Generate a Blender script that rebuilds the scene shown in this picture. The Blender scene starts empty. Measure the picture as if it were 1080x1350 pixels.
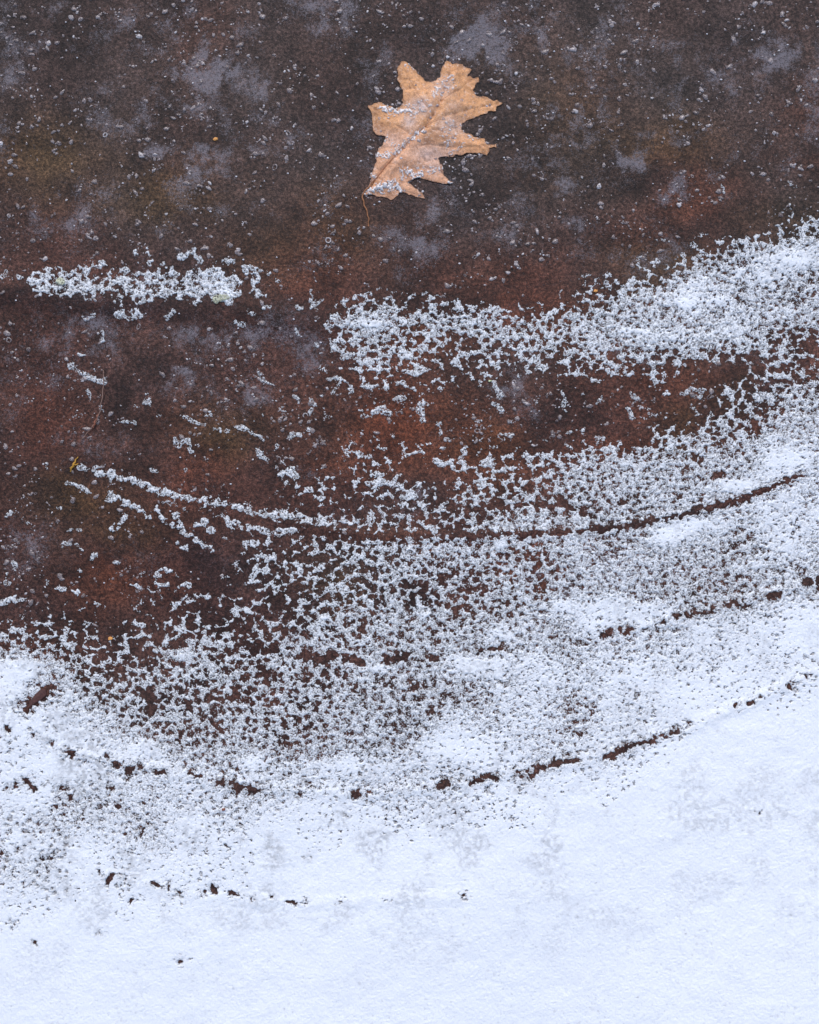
import bpy, bmesh, math
import numpy as np

sc = bpy.context.scene
# ------------------------------------------------------------------ camera, sky, sun, exposure
# Plan units: 1 unit of the plan = 0.8 mm on the ground. Plan (540, 675) is the world origin.
S = 0.0008
W_U, H_U = 1080.0, 1350.0
CAM_H = 1.30
cam_d = bpy.data.cameras.new('camera')
cam = bpy.data.objects.new('camera', cam_d)
sc.collection.objects.link(cam)
cam.location = (0, 0, CAM_H)
cam.rotation_euler = (0, 0, 0)
cam_d.sensor_fit = 'VERTICAL'
cam_d.sensor_height = 24
cam_d.lens = 24 * CAM_H / (H_U * S)
cam_d.clip_start = 0.05
cam_d.clip_end = 200
sc.camera = cam
EXPOSURE = 0.40
SKY = 0.145
SUN = 1.15
world = bpy.data.worlds.new("World")
sc.world = world
world.use_nodes = True
nt = world.node_tree
bg = nt.nodes['Background']
sky = nt.nodes.new('ShaderNodeTexSky')
sky.sky_type = 'NISHITA'
sky.sun_disc = False
sky.sun_elevation = math.radians(48)
sky.sun_rotation = math.radians(-20)
sky.air_density = 1.0
sky.dust_density = 2.0
sky.ozone_density = 1.0
nt.links.new(sky.outputs[0], bg.inputs[0])
bg.inputs[1].default_value = SKY
sun_d = bpy.data.lights.new('sun', 'SUN')
sun_d.energy = SUN
sun_d.angle = math.radians(25)
sun_d.color = (1.0, 0.97, 0.93)
sun = bpy.data.objects.new('sun', sun_d)
sc.collection.objects.link(sun)
sun.rotation_euler = (math.radians(42), 0, math.radians(160))   # light falls from the upper side of the picture
sc.view_settings.view_transform = 'Standard'
sc.view_settings.look = 'None'
sc.view_settings.exposure = EXPOSURE
sc.view_settings.gamma = 1

# ------------------------------------------------------------------ helpers
rng = np.random.default_rng(11)

def wx(u): return (np.asarray(u, float) - 540.0) * S
def wy(v): return (675.0 - np.asarray(v, float)) * S

def vnoise(u, v, scale, seed):
    """smooth value noise in 0..1"""
    r = np.random.default_rng(seed)
    n = 512
    T = r.random((n, n)).astype(np.float32)
    x = u / scale + 37.3; y = v / scale + 91.7
    xi = np.floor(x).astype(np.int32); yi = np.floor(y).astype(np.int32)
    fx = (x - xi).astype(np.float32); fy = (y - yi).astype(np.float32)
    fx = fx * fx * (3 - 2 * fx); fy = fy * fy * (3 - 2 * fy)
    x0 = xi % n; x1 = (xi + 1) % n; y0 = yi % n; y1 = (yi + 1) % n
    a = T[y0, x0] * (1 - fx) + T[y0, x1] * fx
    b = T[y1, x0] * (1 - fx) + T[y1, x1] * fx
    return a * (1 - fy) + b * fy

def fbm(u, v, scale, seed, octs=3):
    s = 0; a = 1; t = 0
    for k in range(octs):
        s = s + a * vnoise(u, v, scale / 2 ** k, seed + 17 * k); t += a; a *= 0.55
    return s / t

def worley(u, v, cell, seed, aniso=1.0):
    r = np.random.default_rng(seed)
    n = 512
    JX = r.random((n, n)).astype(np.float32); JY = r.random((n, n)).astype(np.float32)
    R = (0.75 + 0.6 * r.random((n, n))).astype(np.float32)
    x = (u / cell + 60).astype(np.float32); y = (v / (cell * aniso) + 60).astype(np.float32)
    xi = np.floor(x).astype(np.int32); yi = np.floor(y).astype(np.int32)
    best = np.full(x.shape, 9.0, np.float32)
    for dx in (-1, 0, 1):
        for dy in (-1, 0, 1):
            cx = xi + dx; cy = yi + dy
            m = cx % n; k = cy % n
            d = np.hypot(cx + JX[k, m] - x, cy + JY[k, m] - y) * R[k, m]
            np.minimum(best, d, out=best)
    return best

def rank(N):
    """uniform quantile of the field so that coverage fractions are exact"""
    smp = np.sort(N.ravel()[::37])
    return np.interp(N, smp, np.linspace(0, 1, len(smp))).astype(np.float32)

def sstep(a, b, x):
    t = np.clip((x - a) / (b - a), 0, 1)
    return t * t * (3 - 2 * t)

def polydist(u, v, pts, pad=60):
    """distance to a polyline, computed only near it; returns index box and distances"""
    pts = np.asarray(pts, float)
    return pts

def cubic_sample(G, us, vs, u0, du, v0, dv):
    """separable Catmull-Rom sampling of a coarse grid on axes us, vs"""
    def mat(x, n):
        i = np.floor(x).astype(int); f = x - i
        M = np.zeros((len(x), n), np.float32)
        w = [(-0.5*f+f*f-0.5*f**3), (1-2.5*f*f+1.5*f**3), (0.5*f+2*f*f-1.5*f**3), (-0.5*f*f+0.5*f**3)]
        for k in range(4):
            j = np.clip(i - 1 + k, 0, n - 1)
            np.add.at(M, (np.arange(len(x)), j), w[k])
        return M
    X = mat(np.clip((us - u0) / du, 0, G.shape[1] - 1), G.shape[1])
    Y = mat(np.clip((vs - v0) / dv, 0, G.shape[0] - 1), G.shape[0])
    return (Y @ G.astype(np.float32)) @ X.T

def stroke(A, us, vs, pts, width, amount, mode='add', soft=0.5):
    """add / cut a soft stroke in array A[vs, us]"""
    pts = np.asarray(pts, float)
    pad = width * 2.5 + 4
    i0, i1 = np.searchsorted(us, [pts[:, 0].min() - pad, pts[:, 0].max() + pad])
    j0, j1 = np.searchsorted(vs, [pts[:, 1].min() - pad, pts[:, 1].max() + pad])
    if i1 <= i0 or j1 <= j0: return
    U, V = np.meshgrid(us[i0:i1], vs[j0:j1])
    U = U + (vnoise(U, V, 9, 5) - .5) * 5; V = V + (vnoise(U, V, 9, 6) - .5) * 5
    if mode == 'cut': U = U + (vnoise(U, V, 3.2, 8) - .5) * 4.5; V = V + (vnoise(U, V, 3.2, 9) - .5) * 4.5
    d = np.full(U.shape, 1e9)
    if len(pts) == 1:
        d = np.hypot(U - pts[0, 0], V - pts[0, 1])
    for a, b in zip(pts[:-1], pts[1:]):
        ab = b - a; L = (ab ** 2).sum() + 1e-9
        t = np.clip(((U - a[0]) * ab[0] + (V - a[1]) * ab[1]) / L, 0, 1)
        d = np.minimum(d, np.hypot(U - a[0] - t * ab[0], V - a[1] - t * ab[1]))
    w = 1 - sstep(width * soft, width * 1.35, d)
    blk = A[j0:j1, i0:i1]
    if mode == 'cut': w = np.clip(w * (.45 + 1.0 * vnoise(U, V, 4.5, 7)), 0, 1)
    if mode == 'add': A[j0:j1, i0:i1] = np.maximum(blk, amount * w)
    elif mode == 'cut': A[j0:j1, i0:i1] = blk * (1 - w * amount)
    elif mode == 'sum': A[j0:j1, i0:i1] = blk + w * amount

def mesh_from(name, co, faces, mat, parent=None, smooth=True, attrs=None):
    """co (n,3), faces (m,4 or 3)"""
    me = bpy.data.meshes.new(name)
    n, m, k = len(co), len(faces), faces.shape[1]
    me.vertices.add(n); me.vertices.foreach_set('co', np.ascontiguousarray(co, np.float32).ravel())
    me.loops.add(m * k); me.loops.foreach_set('vertex_index', np.ascontiguousarray(faces, np.int32).ravel())
    me.polygons.add(m)
    me.polygons.foreach_set('loop_start', np.arange(0, m * k, k, dtype=np.int32))
    me.update(calc_edges=True)
    me.polygons.foreach_set('use_smooth', np.full(m, smooth, bool))
    for an, av in (attrs or {}).items():
        if av.ndim == 1:
            a = me.attributes.new(an, 'FLOAT', 'POINT'); a.data.foreach_set('value', np.ascontiguousarray(av, np.float32))
        else:
            a = me.attributes.new(an, 'FLOAT_VECTOR', 'POINT'); a.data.foreach_set('vector', np.ascontiguousarray(av, np.float32).ravel())
    me.materials.append(mat)
    o = bpy.data.objects.new(name, me)
    sc.collection.objects.link(o)
    if parent: o.parent = parent
    return o

def grid_mesh(name, us, vs, Z, keep, mat, parent=None, attrs=None, smooth=True):
    """height sheet, faces kept where keep[face] is true; compact vertices"""
    nv, nu = Z.shape
    idx = np.arange(nv * nu, dtype=np.int32).reshape(nv, nu)
    q = np.stack([idx[1:, :-1], idx[1:, 1:], idx[:-1, 1:], idx[:-1, :-1]], -1)[keep]
    used = np.zeros(nv * nu, bool); used[q.ravel()] = True
    remap = np.cumsum(used).astype(np.int32) - 1
    q = remap[q]
    jj, ii = np.nonzero(used.reshape(nv, nu))
    co = np.stack([wx(us[ii]), wy(vs[jj]), Z[jj, ii]], -1)
    at = {k: a[jj, ii] for k, a in (attrs or {}).items()}
    return mesh_from(name, co, q, mat, parent, smooth, at)

def tag(o, label=None, cat=None, group=None, kind=None):
    if label: o['label'] = label
    if cat: o['category'] = cat
    if group: o['group'] = group
    if kind: o['kind'] = kind
    return o

def lin(r, g, b):
    f = lambda c: c / 12.92 if c <= 0.04045 else ((c + 0.055) / 1.055) ** 2.4
    return np.array([f(r / 255), f(g / 255), f(b / 255)], np.float32)

# ------------------------------------------------------------------ plan of the snow cover (0 bare .. 9 closed), every 60 x 30 units
ROWS = """
0000000000000000000
0000000000000000000
0000000000000000001
0000000000000000125
0000000000000001588
0000000000000136787
0000000122001478777
0000000176654777776
0000000065455788742
0000000144433453124
0000000122111121246
0000001111011111357
0000001111110125578
0000001122233567788
0111001232345677888
0001121233456777888
0000012344567777888
1000013455667777788
0001114455666777778
0011223555666777788
1222334566667788889
4434445667777888899
6544556677888888899
8656666667788889999
9876666677788889999
9886666677888899999
9998777778888999999
9998888888899999999
9988888999999999999
8888889999999999999
9998899999999999999
8999999999999999999
9999999999999999999
9999999999999999999
9999999999999999999
9999999999999999999
9999999999999999999
9999999999999999999
9999999999999999999
""".split()
# first row is v = 210, last row v = 1350
LUT = np.array([0, .05, .14, .28, .45, .60, .71, .82, .912, .965], np.float32)
D9 = np.array([[int(c) for c in r] for r in ROWS])
G = LUT[D9].astype(np.float32)
lev = (D9 == 9)
for val in (.978, .992, 1.015, 1.04):      # the sheet closes gradually away from its ragged border
    p = np.pad(lev, 1, mode='edge')
    lev = p[1:-1, 1:-1] & p[:-2, 1:-1] & p[2:, 1:-1] & p[1:-1, :-2] & p[1:-1, 2:]
    G[lev] = val

# crumbly strands that belong to the snow fields (points, width, strength)
STRANDS = [
    ([(132,622),(150,628),(180,636),(205,645),(235,653),(262,660)], 6, .80),
    ([(268,660),(300,664),(330,672),(365,680),(400,683),(440,688),(480,690)], 6, .75),
    ([(145,652),(160,660),(175,668),(195,678)], 7, .75), ([(165,680),(150,698)], 5, .7),
    ([(205,672),(218,690),(240,700),(255,708),(280,724)], 5, .72), ([(232,678),(236,690)], 5, .65),
    ([(258,690),(270,688),(280,700)], 5, .7), ([(300,688),(325,694),(350,700),(385,702)], 6, .68),
    ([(235,718),(242,722)], 6, .6),
    ([(205,760),(212,752),(224,754)], 4, .65), ([(205,772),(250,772)], 3.5, .6),
    ([(240,792),(270,785)], 7, .7), ([(345,735),(335,760),(350,780)], 7, .5),
    ([(70,775),(95,775),(105,785)], 5, .55), ([(165,770),(185,772)], 4, .6),
    ([(130,800),(140,808)], 7, .6), ([(0,792),(30,790)], 5, .7),
    ([(480,505),(500,512)], 6, .6),
    ([(442,455),(455,468),(480,470),(500,482),(530,490),(555,490)], 8, .7),
    ([(475,465),(490,480),(502,486)], 8, .8),
    ([(480,506),(500,512),(515,508)], 6, .75), ([(520,505),(545,512)], 6, .75),
    ([(520,462),(545,472)], 5, .7), ([(600,465),(645,462)], 6, .7), ([(610,410),(570,398),(555,400)],5,.5),
    ([(435,398),(460,392),(495,388)], 5, .55), ([(448,425),(500,430),(520,435)], 14, .9),
    ([(440,425),(430,427)],5,.8), ([(600,434),(640,440),(655,445)], 9, .8), ([(690,425),(720,432)],7,.7),
    ([(475,415),(530,425)], 12, .85),
    ([(690,475),(702,490),(715,478),(722,470)], 5, .6), ([(740,462),(755,470)], 6, .6),
    ([(785,465),(800,480),(830,488)], 8, .8), ([(840,470),(860,480),(875,475)], 7, .75),
    ([(900,455),(920,470),(940,455)], 10, .7), ([(975,460),(990,450),(1020,455)], 8, .75), ([(1030,440),(1040,450),(1035,470)],6,.7),
    ([(860,500),(870,515),(880,520)], 5, .6), ([(955,520),(965,515),(968,540),(955,550)],6,.75),
    ([(1000,525),(1030,530),(1060,510)], 9, .8), ([(1020,480),(1045,470),(1060,490),(1075,500)], 7, .6),
    ([(860,370),(862,382)], 4, .5), ([(890,350),(905,352)], 5, .5),
    ([(480,622),(500,625)], 6, .7), ([(488,640),(505,636)], 6, .75), ([(520,645),(540,632),(552,640),(548,655)], 6, .6),
    ([(575,610),(600,612),(612,598)], 7, .75), ([(530,650),(532,668)], 5, .6),
    ([(640,610),(650,612)], 8, .8), ([(690,600),(700,612),(705,620)], 7, .7), ([(540,598),(550,592),(560,602)], 4.5, .6),
    ([(370,625),(390,620),(395,640)], 6, .6), ([(395,652),(410,645)], 5, .65), ([(421,650),(423,656)],4,.6),
    ([(595,580),(590,592)], 5, .5), ([(560,640),(590,640)],5,.5), ([(625,640),(620,650),(635,670)],6,.6), ([(583,667),(600,655),(612,668)],5,.6),
    ([(460,590),(465,595),(485,602)], 4, .6),
]
SOLID = [  # closed bright drifts (centre, radii)
    (975, 360, 10, 7), (1010, 365, 20, 9), (1060, 345, 26, 14), (950, 395, 22, 8), (830, 437, 18, 6), (905, 400, 16, 7), (490, 428, 16, 6),
    (800, 800, 50, 18), (790, 820, 45, 22), (850, 812, 40, 14), (740, 800, 30, 16), (910, 690, 50, 16), (895, 700, 30, 14), (880, 710, 40, 16),
    (970, 640, 40, 10), (1045, 605, 30, 14), (10, 905, 40, 40), (30, 885, 44, 20), (15, 950, 40, 22), (70, 945, 36, 16), (30, 880, 46, 20), (90, 915, 16, 20), (70, 970, 60, 16), (190, 985, 26, 18), (335, 1005, 28, 18),
    (620, 990, 90, 26), (470, 1010, 70, 14), (620, 880, 40, 18), (660, 835, 25, 18), (430, 815, 18, 8), (560, 810, 20, 10),
    (100, 1130, 30, 22), (250, 1090, 35, 25), (60, 1010, 40, 14), (660, 718, 14, 10), (655, 700, 18, 12), (540, 724, 12, 8), (1050, 830, 60, 40),
    (235, 865, 30, 10), (315, 1030,30,10), (500, 880, 30, 10), (990, 745, 30, 9),
]
CUTS = [  # bare
    ([(385,692),(430,701),(500,706),(610,705),(690,704),(760,700),(820,693),(880,684),(940,668),(985,655),(1030,638),(1057,627)], 3.2, .9),
    # bare creases and melted spots (points, width, strength)
    ([(385,690),(430,700),(500,706),(560,705),(610,704),(652,704)], 6.5, 1.0),
    ([(690,704),(718,702),(760,700),(792,696)], 5, .95), ([(795,697),(820,693),(845,690)], 5.5, 1.), ([(850,688),(872,686)],4,.9), ([(880,684),(898,681)],3.5,.8),
    ([(922,673),(940,668),(960,663),(982,656)], 6, 1.), ([(995,650),(1015,645),(1030,638)], 5, 1.), ([(1030,638),(1045,632),(1057,627)], 4.5, 1.),
    ([(798,836),(806,834)], 5, 1.), ([(820,829),(830,829)], 6, 1.), ([(862,823),(875,818)], 3.5, .95),
    ([(892,814),(905,812),(920,808),(940,804)], 4.5, 1.), ([(962,797),(972,796)], 4, 1.), ([(983,796),(988,794)], 5, 1.), ([(1004,786),(1014,785)],5,1.), ([(1016,784),(1028,782)], 5.5, 1.), ([(1047,778)],4,1.), ([(1063,768),(1080,763)], 6, 1.),
    ([(88,989),(98,994)], 5, 1.), ([(112,1003)], 5, 1.), ([(142,996)],4,.9), ([(152,1007),(156,1010)], 5, 1.), ([(168,1015),(174,1013)], 5, 1.), ([(185,1010),(190,1012)],4,1.),
    ([(205,1018),(216,1020)], 3, .9), ([(250,1019),(266,1022)], 3, .9), ([(283,1029),(294,1031)], 4.5, 1.), ([(306,1033),(318,1039)], 6, 1.), ([(327,1036),(330,1040),(340,1041)], 6, 1.), ([(354,1040)], 4, .9),
    ([(411,1038)], 4.5, 1.), ([(395,1046)], 3, .9), ([(466,1048),(474,1046)], 4.5, 1.), ([(485,1043)], 5, 1.), ([(508,1036)], 3, .9),
    ([(577,1035),(586,1031),(594,1036)], 5.5, 1.), ([(622,1031),(632,1028)], 3.5, 1.), ([(636,1022),(655,1026)], 4.5, .95), ([(660,1022)],3,.9),
    ([(680,1018),(692,1020),(700,1021)], 5, 1.), ([(705,1014),(716,1012)], 4.5, 1.), ([(725,1010),(745,1003)], 5, 1.), ([(750,1003),(760,1001)],3.5,.9),
    ([(798,999),(810,997)], 4, 1.), ([(815,989),(828,988)], 5, 1.), ([(832,985),(846,979)], 5, 1.), ([(850,977),(862,975)], 4.5, 1.), ([(870,970),(878,970)], 4, 1.), ([(884,965),(894,961)], 5.5, 1.), ([(910,954)], 4, 1.),
    ([(970,935),(972,930)], 3, .9), ([(984,926),(992,924)], 3.5, 1.), ([(1000,919)], 2.5, .9), ([(1014,910)], 2.5, .9), ([(1042,905)], 3.5, 1.), ([(1043,897)],2.5,.8), ([(1061,894)], 3, 1.), ([(1069,888)], 2.5, .9),
    ([(32,934),(48,922),(58,914),(66,904)], 8.5, 1.), ([(36,934),(44,928)],7,1.),
    ([(9,963)], 5, 1.), ([(46,970)], 4, .8), ([(68,981)],4,.8),
    ([(205,1166),(213,1168)], 4, 1.), ([(221,1163),(221,1170)], 3.5, 1.), ([(236,1176)], 4.5, 1.), ([(268,1174)], 3.5, 1.), ([(280,1168),(283,1173)], 3.5, 1.), ([(302,1177),(313,1180)], 3.5, 1.), ([(331,1184)], 3, 1.),
    ([(360,1183)], 2.5, .9), ([(379,1190),(392,1191)], 2.5, .9), ([(404,1188)], 2.5, .8), ([(450,1189)], 3.8, 1.), ([(510,1187)], 2.8, .9), ([(612,1180)], 3.5, 1.),
    ([(148,1155),(142,1164)], 4, 1.), ([(166,1158)], 3.5, 1.), ([(134,1149)],2.5,.9), ([(174,1187)], 3.5, .9), 
    ([(69,1131)], 4.5, 1.), ([(58,1132)], 3.5, 1.), ([(60,1145)], 4, .9), ([(24,1118)],3,.9), ([(2,1124)],4,1.), ([(17,1218)], 5, .95), ([(46,1241)], 3.2, .9), ([(133,1227)], 3, .9), ([(239,1266)], 5, .8),
    ([(1001,1072)], 3, .8), ([(80,1039)],6,.95), ([(92,1053)],4,1.), ([(78,1065)],4.5,1.), ([(147,1039)],4,.95), ([(190,1060)],4,.9), ([(155,1064)],4.5,.9),
    ([(168,1100)],4,.9),([(188,1099)],4,.9), ([(300,1114)],3,.9), ([(22,1035)],4,.9), ([(35,1030),(43,1040)],4.5,.9), ([(10,1038)],4,.8),
    ([(115,825),(145,815),(140,840)], 16, .8), ([(250,820),(290,812)], 10, .7), ([(335,855),(362,858)], 9, .95), ([(345,887),(350,890)], 7, .95),
    ([(402,862),(418,870),(440,864),(455,866),(480,873)], 7, .95), ([(510,870),(535,862)], 6.5, .95), ([(565,868),(575,868)],6,.9), ([(476,832)],7,.9), ([(600,803),(612,800)],7,.9),
    ([(190,915),(198,920)], 8, .95), ([(280,920)], 9, .95), ([(200,935)], 8, .8), ([(308,910),(310,922)], 5, .95), ([(245,925),(255,940)],5,.9),
    ([(128,862),(135,870)], 8, .9), ([(634,858),(660,852)], 6, .8), ([(570,938)],5,.9),([(545,905),(550,902)],5,1.),
    ([(795,662),(820,665)], 4, .8), ([(740,662),(760,672),(772,678)],4.5,.9), ([(640,668),(690,665),(725,668)],5,.7),
    ([(980,560)],8,.5), ([(590,690),(640,698)],5,.5),
    ([(885,660),(900,655)], 5, .7), ([(940,630),(955,625)],5,.6), ([(905,612),(925,605)],8,.6), ([(995,560),(1000,570)],5,.7),
    ([(492,770),(493,800),(491,822)], 3, .8),
    ([(400,740),(415,735),(430,740),(440,760)], 12, .75), ([(370,725),(390,720)],8,.6),
]
# the separate drift at the left
PATCH = [
    ([(60,372),(90,374),(140,374),(200,377),(250,376),(300,378)], 18, .73),
    ([(40,370),(60,366)], 6, .75), ([(75,375),(100,380),(140,382)], 10, .8),
    ([(110,355),(135,350)], 8, .65), ([(160,365),(200,372)], 12, .8), ([(255,372),(285,368),(300,385)], 17, .82), ([(275,380),(300,392)], 12, .88),
    ([(178,330),(180,345)], 3.5, .6), ([(195,330),(198,348),(210,358)], 4, .6), ([(240,340),(258,332),(264,345)], 6, .7),
    ([(290,345),(305,345)], 5, .6), ([(325,355),(338,362),(336,385)], 6, .62), ([(330,355),(355,362)], 4, .6), ([(328,385),(350,392)],5,.5),
    ([(158,395),(155,410),(165,418),(185,415)], 7, .72), ([(218,350),(235,362)], 6, .6), ([(110,362),(90,365)],9,.7), ([(180,395),(195,392)],6,.55),
    ([(210,385),(245,395),(262,400)],5,.5),
]
# loose crumbs of snow that lie apart (points, width, strength, label)
LC = 'small grey crumb of snow lying apart on the brown ground between the left drift and the fallen grass stem'
CLUMPS = [
    ([(0,366),(8,360)], 5, .9, 'small snow crumb at the left edge beside the pointed end of the left drift'),
    ([(24,362),(27,366)], 4, .9, 'tiny snow crumb just off the pointed left end of the left drift'),
    ([(112,420),(124,417)], 5, .8, 'flat snow crumb below the left drift, left of its hanging tail'),
    ([(136,438),(137,450)], 4, .8, 'upright snow crumb below the hanging tail of the left drift'),
    ([(102,466),(112,468)], 3.5, .6, 'faint snow crumb above the diagonal snow streak by the grass stem'),
    ([(94,483),(103,490),(113,495),(125,500),(138,504)], 6.5, .9, 'diagonal streak of snow crossing the top of the dry grass stem'),
    ([(134,536),(136,540)], 4.5, .8, 'round snow crumb sitting on the middle of the dry grass stem'),
    ([(118,517),(119,527)], 3.5, .7, 'tiny snow crumb left of the dry grass stem, under the diagonal streak'),
    ([(220,420),(228,413)], 5, .8, 'curved snow crumb under the middle of the left drift'),
    ([(312,425),(322,430)], 4.5, .8, 'snow crumb under the right end of the left drift'),
    ([(330,412),(336,416)], 4.5, .8, 'snow crumb close below the right tip of the left drift'),
    ([(350,406),(359,406)], 4, .8, 'snow crumb right of the left drift, in the gap between the two drifts'),
    ([(165,512),(170,508)], 3.5, .6, None), ([(178,534),(180,536)], 4, .7, None), ([(192,530),(196,520),(197,535)], 4.5, .7, None),
    ([(163,556),(178,558)], 2.8, .8, 'thin pale dash of snow right of the dry grass stem'),
    ([(208,548),(211,548)], 4.5, .7, None), ([(342,490),(346,502),(356,506)], 3.5, .7, None),
    ([(243,550),(256,555),(270,559)], 3.8, .85, 'horizontal worm of snow above the hooked one, left of two dashes'),
    ([(283,565),(299,567)], 3.6, .85, 'short snow dash between the snow worm and the long bent string'),
    ([(311,563),(325,566),(340,573),(349,580)], 3.6, .85, 'long bent string of snow crumbs on the olive brown patch'),
    ([(273,547),(279,545)], 3.8, .75, None),
    ([(230,580),(236,590),(240,582),(248,582),(254,596)], 3.8, .9, 'hook shaped snow crumb on the bare brown ground'),
    ([(338,596),(350,606)], 5, .8, None), ([(199,619),(207,621)], 4.5, .85, 'small snow crumb above the long diagonal snow string'),
    ([(245,618),(247,622)], 4, .6, None), ([(60,605),(61,615)], 4, .75, None), ([(30,583)], 3, .9, None),
    ([(107,614),(115,618)], 5, .95, 'bright snow crumb right of the small yellow twig fragment'),
    ([(122,618),(134,613)], 3.2, .8, None),
    ([(88,635),(97,639),(108,641),(118,650)], 5, .95, 'snow streak just below the small yellow twig fragment'),
    ([(10,680),(20,676)], 4.5, .8, None), ([(30,685),(37,690)], 4.5, .7, None), ([(74,666),(80,668)], 4, .6, None), ([(90,700),(105,700)], 3.2, .7, None),
    ([(80,720),(90,718)], 5.5, .75, None), ([(100,718),(108,724)], 4.5, .65, None), ([(120,735),(124,731)], 5, .75, None), ([(153,742)], 4.5, .95, None),
    ([(20,742),(23,748)], 4.5, .8, None), ([(59,762),(61,770)], 4.5, .8, None), ([(9,756),(11,775)], 4.5, .7, None), ([(106,753)], 4, .8, None),
    ([(388,434),(395,442)], 4, .7, 'faint snow crumb in the dark gap left of the big band'),
    ([(415,454),(418,458)], 5, .6, 'ring of ice below the left end of the big band'),
    ([(394,403),(396,406)], 5, .85, 'snow crumb in front of the left end of the big band'),
    ([(410,385),(412,405),(424,396)], 4, .8, 'forked snow string joining the left end of the big band'),
    ([(367,370),(371,372)], 5, .8, 'round snow crumb between the left drift and the big band'),
    ([(441,517),(446,508),(442,500),(435,500)], 4, .85, None), ([(450,500),(463,510),(466,517)], 3.8, .8, None), ([(388,522),(394,530)], 3.8, .7, None),
    ([(410,527),(418,532),(409,545)], 3.8, .75, None), ([(425,522),(430,528)], 3, .7, None), ([(476,542),(484,550)], 4, .85, None),
    ([(494,542),(502,539),(515,546)], 6, .98, 'bright chunky snow crumb in the middle of the rust red patch'), ([(520,528),(532,527)], 4.5, .85, None),
    ([(550,542),(556,530),(560,555)], 5, .95, 'bright forked snow crumb on the rust red patch, right of the chunky one'), ([(560,532),(572,534)], 3.5, .7, None), ([(472,540),(478,552)],4,.7,None),
    ([(580,510),(583,515)], 4, .6, None), ([(588,580),(592,582)], 5, .95, None), ([(578,558),(582,570)], 3.8, .75, None), ([(583,590),(586,592)], 4, .8, None),
    ([(383,576),(386,572),(395,574)], 5, .9, 'bright snow crumb on dark ground left of the rust red patch'), ([(367,585),(366,592)], 4.5, .6, None),
    ([(651,503),(655,515),(660,522)], 4.8, .9, 'bright upright snow crumb right of the rust red patch'), ([(650,532),(662,539)], 3.8, .8, None), ([(672,552),(673,556)], 3.8, .7, None),
    ([(630,556),(637,552)], 4, .6, None), ([(660,573),(675,574)], 3, .75, None), ([(598,495),(604,498)], 5, .4, None), ([(577,466),(582,472)], 5, .6, None),
    ([(742,515),(743,530),(745,543)], 4.5, .75, 'upright snow streak in the brown gap left of the ring shaped crumb'),
    ([(790,530),(796,526)], 5.5, .85, None), ([(832,520),(841,524),(838,527)], 5.5, .85, 'round snow crumb in the brown gap right of the upright streak'), ([(767,520),(772,524)], 4, .5, None), ([(829,540),(832,550)], 5, .85, None),
    ([(900,520),(912,513),(926,515),(918,524)], 4.5, .8, 'open ring shaped snow crumb in the brown gap of the band'), ([(912,535),(918,545)], 4.5, .85, None),
    ([(848,566),(862,560)], 3, .6, None), ([(750,570),(770,566)], 3.5, .7, None), ([(785,578),(788,590)], 4.5, .7, None),
    ([(790,375),(800,372)], 5, .6, None), ([(828,380),(834,385)], 4, .5, None), ([(868,317),(880,312),(884,318)], 4.5, .6, 'flat grey crumb just above the upper edge of the big band'),
    ([(915,340),(922,337)], 4.5, .75, None), ([(1033,277),(1042,268),(1046,282)], 4.5, .75, 'small triangular snow crumb above the big band at the right'), ([(1025,297),(1035,305)],4.5,.75,None),
    ([(953,246),(955,250)], 5, .7, None), ([(1040,240),(1050,246)], 4.5, .65, None), ([(690,384),(688,392)],4,.4,None),
    ([(300,238),(302,243)], 0.1, .1, None),
]

# ------------------------------------------------------------------ the ground surface height (wrinkled cover)
FOLDS = [
    ([(-60,372),(60,388),(110,398),(240,402),(330,412),(420,430)], 26, .0022),
    ([(380,690),(500,707),(650,705),(800,697),(920,675),(1060,625)], 9, .0012),
    ([(800,834),(905,812),(1080,765)], 9, .0010),
    ([(85,988),(310,1036),(480,1047),(600,1034),(760,1004),(910,958),(1080,885)], 10, .0012),
    ([(140,1152),(240,1176),(390,1191),(610,1180)], 10, .0008),
]
def ground_height(us, vs):
    U, V = np.meshgrid(us, vs)
    Z = (fbm(U, V, 260, 71, 2) - .5) * .010
    for pts, w, h in FOLDS:
        stroke(Z, us, vs, pts, w, h, 'sum', soft=0.0)
    Z += (fbm(U, V, 22, 81, 2) - .5) * .0007
    return Z.astype(np.float32)

def axis(a, b, step, ext, n):
    t = np.linspace(0, 1, n + 1)[1:] ** 1.8 * ext
    return np.concatenate([(a - t)[::-1], np.arange(a, b + step / 2, step), b + t])

# ------------------------------------------------------------------ materials
def new_mat(name):
    m = bpy.data.materials.new(name); m.use_nodes = True
    return m, m.node_tree.nodes, m.node_tree.links, m.node_tree.nodes['Principled BSDF']

def noise(N, L, scale, detail=2, rough=.5, vec=None):
    n = N.new('ShaderNodeTexNoise'); n.inputs['Scale'].default_value = scale
    n.inputs['Detail'].default_value = detail; n.inputs['Roughness'].default_value = rough
    if vec is not None: L.new(vec, n.inputs['Vector'])
    return n

def ramp(N, L, src, stops):
    r = N.new('ShaderNodeValToRGB')
    while len(r.color_ramp.elements) < len(stops): r.color_ramp.elements.new(.5)
    for e, (p, c) in zip(r.color_ramp.elements, stops):
        e.position = p; e.color = (*c, 1) if len(c) == 3 else c
    L.new(src, r.inputs[0]); return r

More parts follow.
